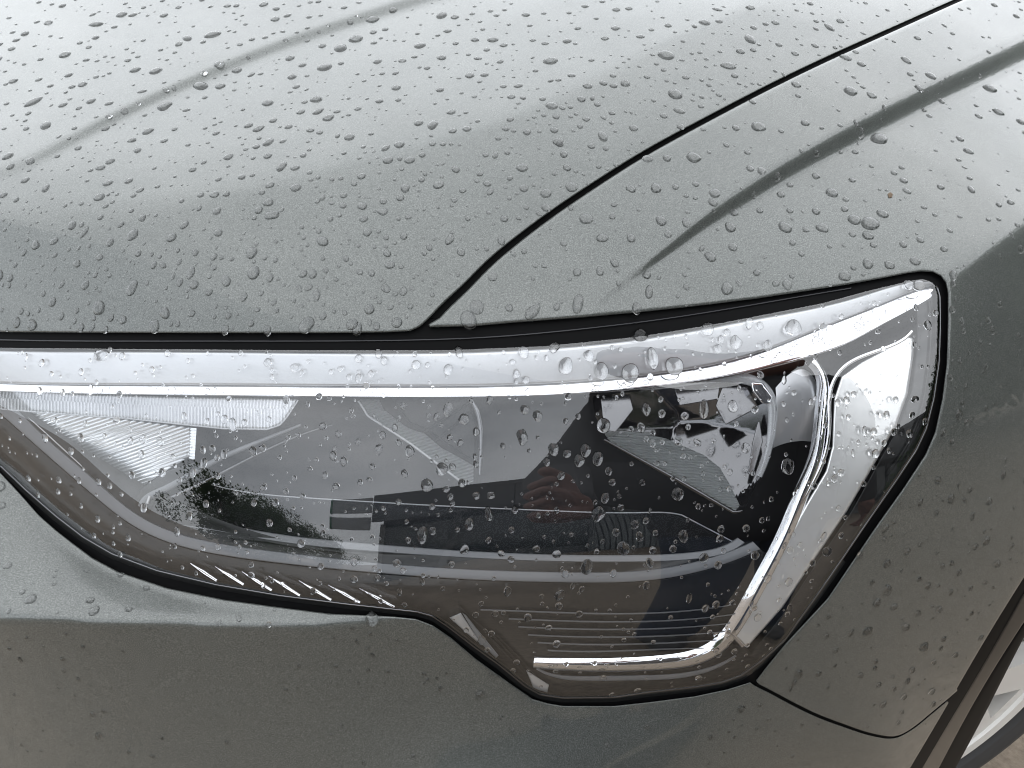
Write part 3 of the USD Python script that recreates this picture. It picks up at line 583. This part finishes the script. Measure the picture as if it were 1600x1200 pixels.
# the photographer, standing behind the camera
def ball(c, r): return mf.Manifold.sphere(r, 20).translate(tuple(map(float, c)))
def bone(a, ra, b, rb): return mf.Manifold.batch_hull([ball(a, ra), ball(b, rb)])
def body(bones, blobs=(), fine=.012, it=8):
    m = mf.Manifold.batch_boolean([bone(*q) for q in bones] + [ball(c, r).scale((1, 1, 1)) for c, r in blobs], mf.OpType.Add).refine_to_length(fine)
    a = m.to_mesh(); t = trimesh.Trimesh(a.vert_properties[:, :3], a.tri_verts, process=True); trimesh.smoothing.filter_taubin(t, iterations=it); return t
PX, PY = 0.55, -0.50
def P_(x, y, z): return np.array([PX + x, PY + y, z])
PER = '/World/person'
thing(PER, 'person in dark jacket and blue jeans photographing the car, mirrored in the lamp', 'person')
SKIN_ = plain('skin', (0.19, 0.09, 0.068), 0.6); JACKET = plain('dark_jacket', (0.012, 0.012, 0.015), 0.8, 0, 0, .3, 300.); JEANS = plain('blue_jeans', (0.022, 0.032, 0.055), 0.85, 0, 0, .3, 500.); HAIR = plain('brown_hair', (0.04, 0.025, 0.015), 0.6); SHOE = plain('dark_shoe', (0.02, 0.02, 0.02), 0.5)
sh = [P_(-.19, .0, 1.40), P_(.19, .0, 1.40)]; elb = [np.array([.19, -.43, 1.06]), P_(.24, .12, 1.12)]; wri = [np.array([.145, -.11, .915]), P_(.31, .06, .84)]
head = P_(-.03, .10, 1.615)
def hand(w, towards, side):
    f = towards / np.linalg.norm(towards); up = np.array([0, 0, 1.0]); s_ = np.cross(f, up); s_ /= np.linalg.norm(s_); up = np.cross(s_, f)
    q = [(w, .027, w + f * .045 + up * .018, .020), (w, .027, w + f * .045 - up * .022, .020), (w + f * .045 + up * .018, .020, w + f * .085 + up * .030, .012), (w + f * .045 - up * .022, .020, w + f * .082 - up * .032, .012)]
    for k, L in enumerate((.068, .078, .073, .056)):
        r0 = w + f * .085 + up * (.030 - .0205 * k); m1 = r0 + f * L * .5 - s_ * side * .012; m2 = m1 + f * L * .28 - s_ * side * .026; q += [(r0, .0095, m1, .0088), (m1, .0088, m2, .0075)]
    t0 = w + f * .03 + up * .028; t1 = t0 + up * .035 + f * .02; q += [(t0, .014, t1, .011), (t1, .011, t1 + f * .035 + up * .008, .0085)]
    return q
skel = [(P_(0, 0, .98), .13, P_(0, .0, 1.30), .14), (P_(0, .01, 1.38), .09, P_(-.015, .05, 1.52), .055), (head + [0, -.015, .02], .088, head + [0, .02, -.055], .060),
        (head + [0, .085, -.012], .012, head + [0, .095, -.028], .014), (head + [.084, 0, 0], .016, head + [.086, -.01, -.03], .012), (head + [-.084, 0, 0], .016, head + [-.086, -.01, -.03], .012)]
for k, sd in ((0, -1), (1, 1)):
    skel += [(sh[k], .055, elb[k], .040), (elb[k], .040, wri[k], .026)] + hand(wri[k], np.array([-.05, .25, -.9]) if k else np.array([-.30, .35, .05]), 1 if k else -1)
    skel += [(P_(sd * .09, 0, .94), .085, P_(sd * .10, .02, .50), .058), (P_(sd * .10, .02, .50), .058, P_(sd * .11, -.02, .08), .036)]
skel += [(sh[0], .055, P_(0, 0, 1.36), .11), (sh[1], .055, P_(0, 0, 1.36), .11), (P_(-.09, 0, .94), .09, P_(0, 0, 1.0), .13), (P_(.09, 0, .94), .09, P_(0, 0, 1.0), .13)]
put(PER + '/body', body(skel, (), .008, 6), SKIN_, True)
jk = [(P_(-.05, 0, .86), .155, P_(-.06, .01, 1.34), .165), (P_(.05, 0, .86), .155, P_(.06, .01, 1.34), .165), (P_(-.12, 0, 1.38), .10, P_(.12, 0, 1.38), .10), (P_(0, .02, 1.40), .10, P_(-.01, .04, 1.48), .075)]
for k in (0, 1): jk += ([(elb[k], .06, P_(-.06, .02, 1.05), .15), (P_(-.10, .02, 1.30), .14, elb[k], .06)] if k == 0 else []) + [(sh[k], .078, elb[k], .062), (elb[k], .062, wri[k] - (wri[k] - elb[k]) * .1, .042), (sh[k], .078, P_(0, 0, 1.36), .13)]
put(PER + '/jacket', body(jk), JACKET, True)
jn = [(P_(-.07, 0, .90), .13, P_(.07, 0, .90), .13)]
for sd in (-1, 1): jn += [(P_(sd * .09, 0, .90), .11, P_(sd * .10, .02, .50), .078), (P_(sd * .10, .02, .50), .078, P_(sd * .11, -.02, .05), .062)]
put(PER + '/jeans', body(jn), JEANS, True)
for sd in (-1, 1):
    a = P_(sd * .11, -.04, .045); put(numbered(PER + '/shoe'), body([(a, .045, a + [sd * .03, .16, -.010], .035), (a, .045, a + [sd * .02, .08, .005], .045)], (), .015, 3), SHOE, True)
put(PER + '/hair', body([(head + [0, -.03, .05], .088, head + [0, -.05, .0], .085), (head + [0, .03, .085], .045, head + [0, -.02, .07], .08)], (), .012, 5), HAIR, True)
for sd in (-1, 1): put(numbered(PER + '/eye'), (lambda m: (m.vertices + head + [sd * .032, .079, .012], m.faces))(trimesh.creation.icosphere(2, .0115)), SHOE, True)
put(PER + '/mouth', body([(head + [-.02, .077, -.062], .006, head + [.02, .077, -.062], .006)], (), .004, 3), plain('lips', (.35, .13, .11), .5), True)

# ---------------------------------------------------------------- rain drops
rng = np.random.default_rng(7)
BIG = {  # pixel of the photograph and half width of the drops that stand out
 'hood': [(332,54,12),(190,23,9),(101,86,10),(243,111,11),(211,109,10),(313,134,11),(344,135,9),(257,166,12),(52,159,10),(71,196,9),(12,244,9),(582,31,11),(556,61,12),(532,75,11),(656,71,10),(507,105,13),(494,155,10),(418,161,10),(419,222,9),(168,286,9),(155,308,9),(207,367,10),(112,352,8),(419,316,9),(425,336,9),(566,322,8),(568,342,7),(598,331,8),(504,377,9),(393,395,9),(268,371,8),(396,426,10),(298,426,7),(303,445,8),(353,439,8),(206,450,9),(154,481,11),(257,489,9),(50,508,10),(241,510,9),(479,508,11),(550,507,9),(620,504,9),(606,250,9),(640,250,9),(577,483,8),(16,260,7),(47,252,8),(172,252,8),(157,262,8),(231,205,9),(206,219,8),(165,201,7),(129,132,8),(142,158,8),(98,164,7),(370,110,9),(342,100,9),(453,91,8),(430,30,8),(412,7,8),(256,24,7),(150,38,8),(690,24,9),(770,62,9),(742,62,7),(690,90,8),(734,118,8),(619,137,8),(546,214,9),(404,201,8),(456,120,8),(497,174,8),(513,184,9),(470,175,7),(388,196,8),(400,229,7),(357,245,8),(440,260,8),(461,262,8),(341,280,6),(335,304,8),(462,293,9),(676,195,9),(654,192,8),(624,226,9),(705,175,8),(685,289,8),(633,294,8),(558,514,8),
  (860,95,12),(1101,35,10),(1172,61,9),(1041,86,14),(1157,80,8),(1138,103,9),(977,130,9),(862,165,10),(1055,147,12),(816,262,10),(893,292,10),(853,302,9),(918,134,8),(872,221,9),(875,225,7),(942,213,8),(990,200,8),(866,203,7),(962,44,8),(886,64,8),(963,15,7),(810,134,7)],
 'fender': [(732,500,12),(745,480,11),(770,432,8),(1310,12,10),(1309,66,9),(1160,150,8),(1084,246,12),(1185,198,12),(1329,142,12),(1362,149,8),(1454,118,9),(1373,216,15),(1547,138,12),(1300,301,11),(1360,349,14),(1335,343,11),(1379,334,9),(1356,368,9),(1285,356,10),(1227,355,11),(1141,355,9),(1033,345,9),(916,342,10),(1025,294,9),(1110,401,9),(1356,412,9),(1390,414,9),(1430,408,9),(1320,431,10),(1136,451,10),(1595,190,9),(1560,175,9),(1012,248,8),(1042,247,7),(986,295,8),(1117,302,9),(1114,316,8),(1072,348,7),(1147,332,8),(1145,386,8),(1044,366,7),(986,372,7),(941,372,8),(903,475,9),(1052,488,8),(1076,485,8),(995,482,8),(1230,445,8),(832,487,9),(1010,429,8),(1258,192,8),(1275,275,7),(1190,267,7),(1244,132,8),(1322,90,8),(1346,100,8),(1275,330,7),(1438,375,7),(1470,292,7),(1513,236,8),(1500,217,7),(1412,282,7),(1397,270,6),(1220,304,7),(1214,277,7),
  (1356,986,10),(1444,1011,9),(1415,979,8),(1370,942,8),(1386,922,8),(1386,881,8),(1248,1053,8),(1397,948,7),(1558,881,7),(1499,895,6),(1541,845,7),(1373,1070,6),(1306,1016,6),(1490,430,7),(1502,502,7),(1484,590,6),(1498,648,8),(1510,660,6),(1474,676,7),(1488,690,6),(1545,783,7),(1486,780,7),(1438,785,6)],
 'bumper': [(750,1085,8),(48,936,9),(147,954,9),(141,938,7),(201,952,6),(12,884,7),(229,919,6),(154,1150,6),(146,1116,6),(582,1024,5),(188,899,6),(238,1182,5),(1158,1108,8),(1,760,8),(2,790,7),(35,925,5),(575,1048,4),(985,1110,5)],
 'lens': [(690,733,10),(667,758,10),(865,702,9),(886,709,7),(915,704,9),(905,720,9),(934,717,9),(935,803,11),(1059,772,10),(660,836,9),(733,819,8),(974,857,10),(726,859,7),(917,886,10),(943,665,11),(877,744,6),(767,774,7),(744,775,6),(957,754,6),(838,858,6),(870,866,7),(1052,858,6),(1054,572,14),(940,580,11),(985,583,13),(884,572,11),(818,551,9),(842,541,8),(866,543,8),(1240,512,13),(1106,514,10),(1171,505,6),(1231,729,11),(1430,624,7),(1450,508,7),(1436,446,9),(992,820,7),(820,640,8),(840,650,8),(816,683,9),(725,655,9),(700,640,8),(640,705,8),(592,702,7),(632,740,6),(598,680,6),(676,830,6),(620,880,7),(783,865,5),(1100,872,8),(1180,868,7),(905,960,6),(1010,915,6),(875,930,8),(1125,842,6),(1068,838,8),(1020,860,6),(1200,905,6),(1184,965,6),(1235,860,6),(1293,862,8),(1390,490,7),(1420,445,8),(1370,488,7),(1350,500,6),(1300,520,8),(1200,540,7),(1150,535,9),(1122,545,7),(1020,560,9),(920,556,8),(460,575,7),(560,560,6),(650,570,7),(700,578,7),(395,705,7),(410,700,6),(520,712,6),(560,690,5),(525,760,6),(430,785,6),(250,690,6),(350,655,6),(110,705,6),(90,768,5),(340,855,5),(470,850,6),(1060,690,7),(1070,650,7),(1100,640,8),(1145,635,8),(1165,700,7),(1010,640,7),(1180,640,6)]}
panels = {'hood': rounded(hood_poly, 3).buffer(-4), 'fender': fender_poly.buffer(-4), 'bumper': bumper_poly.buffer(-4), 'lens': lens_poly.buffer(-3)}
BIG = {k: [q for q in v if panels[k].buffer(1).contains(Point(q[0], q[1]))] for k, v in BIG.items()}
def too_close(q, r, seen):
    return len(seen) and (np.hypot(*(np.array(seen)[:, :2] - q).T) < np.array(seen)[:, 2] + r + 1.0).any()
def scatter(name, n, rr, power, dens=None):
    seen = [list(x) for x in BIG[name]]; out = []; pol = panels[name].intersection(box(-60, -60, 1660, 1260)); x0, y0, x1, y1 = pol.bounds
    tries = 0
    while len(out) < n and tries < 60 * n:
        tries += 1
        q = np.array([rng.uniform(x0, x1), rng.uniform(y0, y1)])
        if dens is not None and rng.uniform() > dens(*q): continue
        r = rr[0] + (rr[1] - rr[0]) * rng.uniform() ** power
        if not pol.contains(Point(q)) or too_close(q, r, seen): continue
        seen.append([q[0], q[1], r]); out.append((q[0], q[1], r))
    return out
DROPS = []
for name, n, rr, pw, dn in (('hood', 1750, (2.0, 7.5), 1.9, lambda u, v: .13 + .87 * np.clip((430 - v) / 400, 0, 1) ** 1.3 * (1 if u < 700 else .75)), ('fender', 640, (1.6, 7.0), 2.1, lambda u, v: 1.0 if v < 500 else .6),
                            ('bumper', 330, (1.3, 4.6), 2.6, None), ('lens', 980, (1.6, 6.5), 2.0, lambda u, v: .5 + .5 * (u > 800))):
    DROPS += [(name, u, v, r, True) for u, v, r in BIG[name]] + [(name, u, v, r, False) for u, v, r in scatter(name, n, rr, pw)]

def drop_mesh(name, u, v, r, seg=22, rings=6):
    p = np.array([[u, v]]); n = normal(p)[0]; base = lift(p, 0.0009 if name == 'lens' else 0.0)[0]
    R = r * math.exp(SKIN.ev(v, u)) / FPX * (.92 if name != 'lens' and (n[2] < .6) else 1.0)
    g = np.array([0, 0, -1.0]) - n * -n[2]; gl = np.linalg.norm(g); g /= gl; s = np.cross(n, g)
    steep = gl                                   # 0 on a flat panel, 1 on a wall
    turn = rng.normal(0, .25 if steep > .75 else .6); g, s = g * math.cos(turn) + s * math.sin(turn), s * math.cos(turn) - g * math.sin(turn)
    el = 1 + rng.uniform(-.08, .18) + (rng.uniform(0, .35) if steep > .6 else 0) + (rng.uniform(.2, .7) if rng.uniform() < .10 else 0)
    th = np.linspace(0, 2 * np.pi, seg, endpoint=False)
    wob = sum(rng.normal(0, (.06 if r > 6 else .035) / k ** .6) * np.cos(k * th + rng.uniform(0, 6.28)) for k in (2, 3, 4))
    rad = 1 + wob
    H = R * rng.uniform(.34, .52) * (0.9 if r > 9 else 1.0) * (.85 if name == 'lens' else 1.75 if n[2] < .6 else 1)
    ph0 = 2 * math.atan(H / R)
    sag = rng.uniform(.05, .22) * steep          # the crown hangs towards the lower edge
    V = []
    for k in range(rings):
        ph = ph0 * (1 - k / rings); a = math.sin(ph) / math.sin(ph0)               # contact line to crown of a spherical cap
        z = (math.cos(ph) - math.cos(ph0)) / (1 - math.cos(ph0))
        cx = sag * R * (1 - a)
        V.append(base + np.outer(np.cos(th) * rad * R * a * el + cx, g) + np.outer(np.sin(th) * rad * R * a, s) + n * (z * H - 0.00018))
    V.append((base + g * sag * R + n * (H - 0.00018))[None])
    V.append((base - n * 0.00035)[None]); V = np.vstack(V)
    i = np.arange(seg); j = (i + 1) % seg; F = []
    for k in range(rings - 1):
        F += [np.c_[k * seg + i, k * seg + j, (k + 1) * seg + i], np.c_[k * seg + j, (k + 1) * seg + j, (k + 1) * seg + i]]
    F += [np.c_[(rings - 1) * seg + i, (rings - 1) * seg + j, np.full(seg, rings * seg)], np.c_[j, i, np.full(seg, rings * seg + 1)]]
    F = np.vstack(F)
    c = V.mean(0); fn = np.cross(V[F[:, 1]] - V[F[:, 0]], V[F[:, 2]] - V[F[:, 0]])
    if (fn * (V[F].mean(1) - c)).sum() < 0: F = F[:, ::-1]
    return V, F
order = sorted(range(len(DROPS)), key=lambda k: -DROPS[k][3] - (0.0 if 0 < DROPS[k][1] < 1600 and 0 < DROPS[k][2] < 1200 else -50))
def where(name, u, v):
    if name == 'hood':
        if v > 470: return 'clear raindrop on the front edge of the grey bonnet, just above the lamp', 'raindrops along the bonnet edge'
        if np.interp(u, *np.array(CREASE).T) > v: return 'clear raindrop on the bonnet behind its long dark crease', 'raindrops behind the bonnet crease'
        if np.interp(u, *np.array(SOFT_CREASE).T) > v: return 'clear raindrop on the bright sky-lit middle band of the bonnet', 'raindrops on the bright band of the bonnet'
        return 'clear raindrop on the darker curved nose of the bonnet beside the shut line', 'raindrops on the nose of the bonnet'
    if name == 'fender':
        if v > np.interp(u, *np.array(FENDER_CREST).T) and u > 1150: return 'clear raindrop clinging to the dark upright flank of the wing', 'raindrops on the flank of the wing'
        if v < np.interp(u, *np.array(BAND_UP).T): return 'clear raindrop on the wing between the bonnet gap and the dark fold', 'raindrops between bonnet gap and wing fold'
        return 'clear raindrop on the bright wing shelf between dark fold and lamp', 'raindrops on the bright wing shelf'
    if name == 'bumper':
        if v < 966: return 'clear raindrop on the bright bumper ledge under the lamp', 'raindrops on the bumper ledge'
        return 'clear raindrop clinging to the brownish upright bumper face', 'raindrops on the bumper face'
    if u > 1240: return 'clear raindrop on the outer end of the lamp cover over the satin blade', 'raindrops over the satin blade'
    if v < np.interp(u, *np.array(CH_LOW).T): return 'clear raindrop on the lamp cover over the silver trim', 'raindrops over the silver trim'
    if v > 880: return 'clear raindrop low on the lamp cover over the brownish bezel', 'raindrops over the lower bezel'
    if u > 850: return 'clear raindrop on the lamp cover over the dark outer reflector', 'raindrops over the outer reflector'
    return 'clear raindrop on the lamp cover over the sky and tree reflections', 'raindrops over the inner half of the lamp'
def steep_paint(name, u, v):
    return name == 'bumper' or (name == 'fender' and where(name, u, v)[0].startswith('clear raindrop clinging'))
single, rest = order[:298], order[298:]
for k in single:
    name, u, v, r, _ = DROPS[k]
    put(numbered('/World/water_drop'), drop_mesh(name, u, v, r, 26, 7), WATER_FILM if steep_paint(name, u, v) else WATER, True, where(name, u, v)[0], 'water drop', where(name, u, v)[1])
put('/World/small_water_drops', join([drop_mesh(*DROPS[k][:4], 16, 4) for k in rest if not steep_paint(*DROPS[k][:3])]), WATER, True, 'many small clear raindrops scattered over the bonnet, wing top and lamp cover', 'water drops', kind='stuff')
put('/World/fine_water_drops', join([drop_mesh(*DROPS[k][:4], 16, 4) for k in rest if steep_paint(*DROPS[k][:3])]), WATER_FILM, True, 'fine flat raindrops sprinkled over the upright bumper and wing flank', 'water drops', kind='stuff')
pts = np.array([(1387, 303), (1391, 300), (1395, 303), (1394, 308), (1389, 309)], float)
top_ = lift(pts, -.0006); put('/World/leaf_fragment', (np.vstack([top_, top_.mean(0)[None] + [0, 0, .0006], lift(pts, .0003)]), np.array([[i, (i + 1) % 5, 5] for i in range(5)] + [[i, i + 6, (i + 1) % 5] for i in range(5)] + [[(i + 1) % 5, i + 6, (i + 1) % 5 + 6] for i in range(5)])),
    plain('dry_leaf', (0.09, 0.06, 0.035), 0.8), False, 'tiny brown leaf fragment stuck on the wing between fold and lamp', 'leaf')
# two that hang from an edge
def hanging(u, v, r, depth, label, stretch=1.25):
    p = lift(np.array([[u, v]]), depth)[0]; R = r * math.exp(SKIN.ev(v, u)) / FPX
    m = trimesh.creation.icosphere(3, R); V = m.vertices.copy(); V[:, 2] *= stretch
    V[:, :2] *= (1 - .28 * np.clip(V[:, 2:] / (R * stretch), 0, 1))
    put(numbered('/World/water_drop'), (V + p, m.faces), WATER, True, label, 'water drop')
hanging(581, 967, 10.5, -0.001, 'large round raindrop hanging under the lower lamp edge beside the last chrome slash')
hanging(1000, 523, 13, 0.0022, 'large dark raindrop on the black rim just above the silver trim', 0.8)
hanging(157, 555, 10, 0.0005, 'dark glossy raindrop on the silver trim near the inner end of the lamp', 1.0)
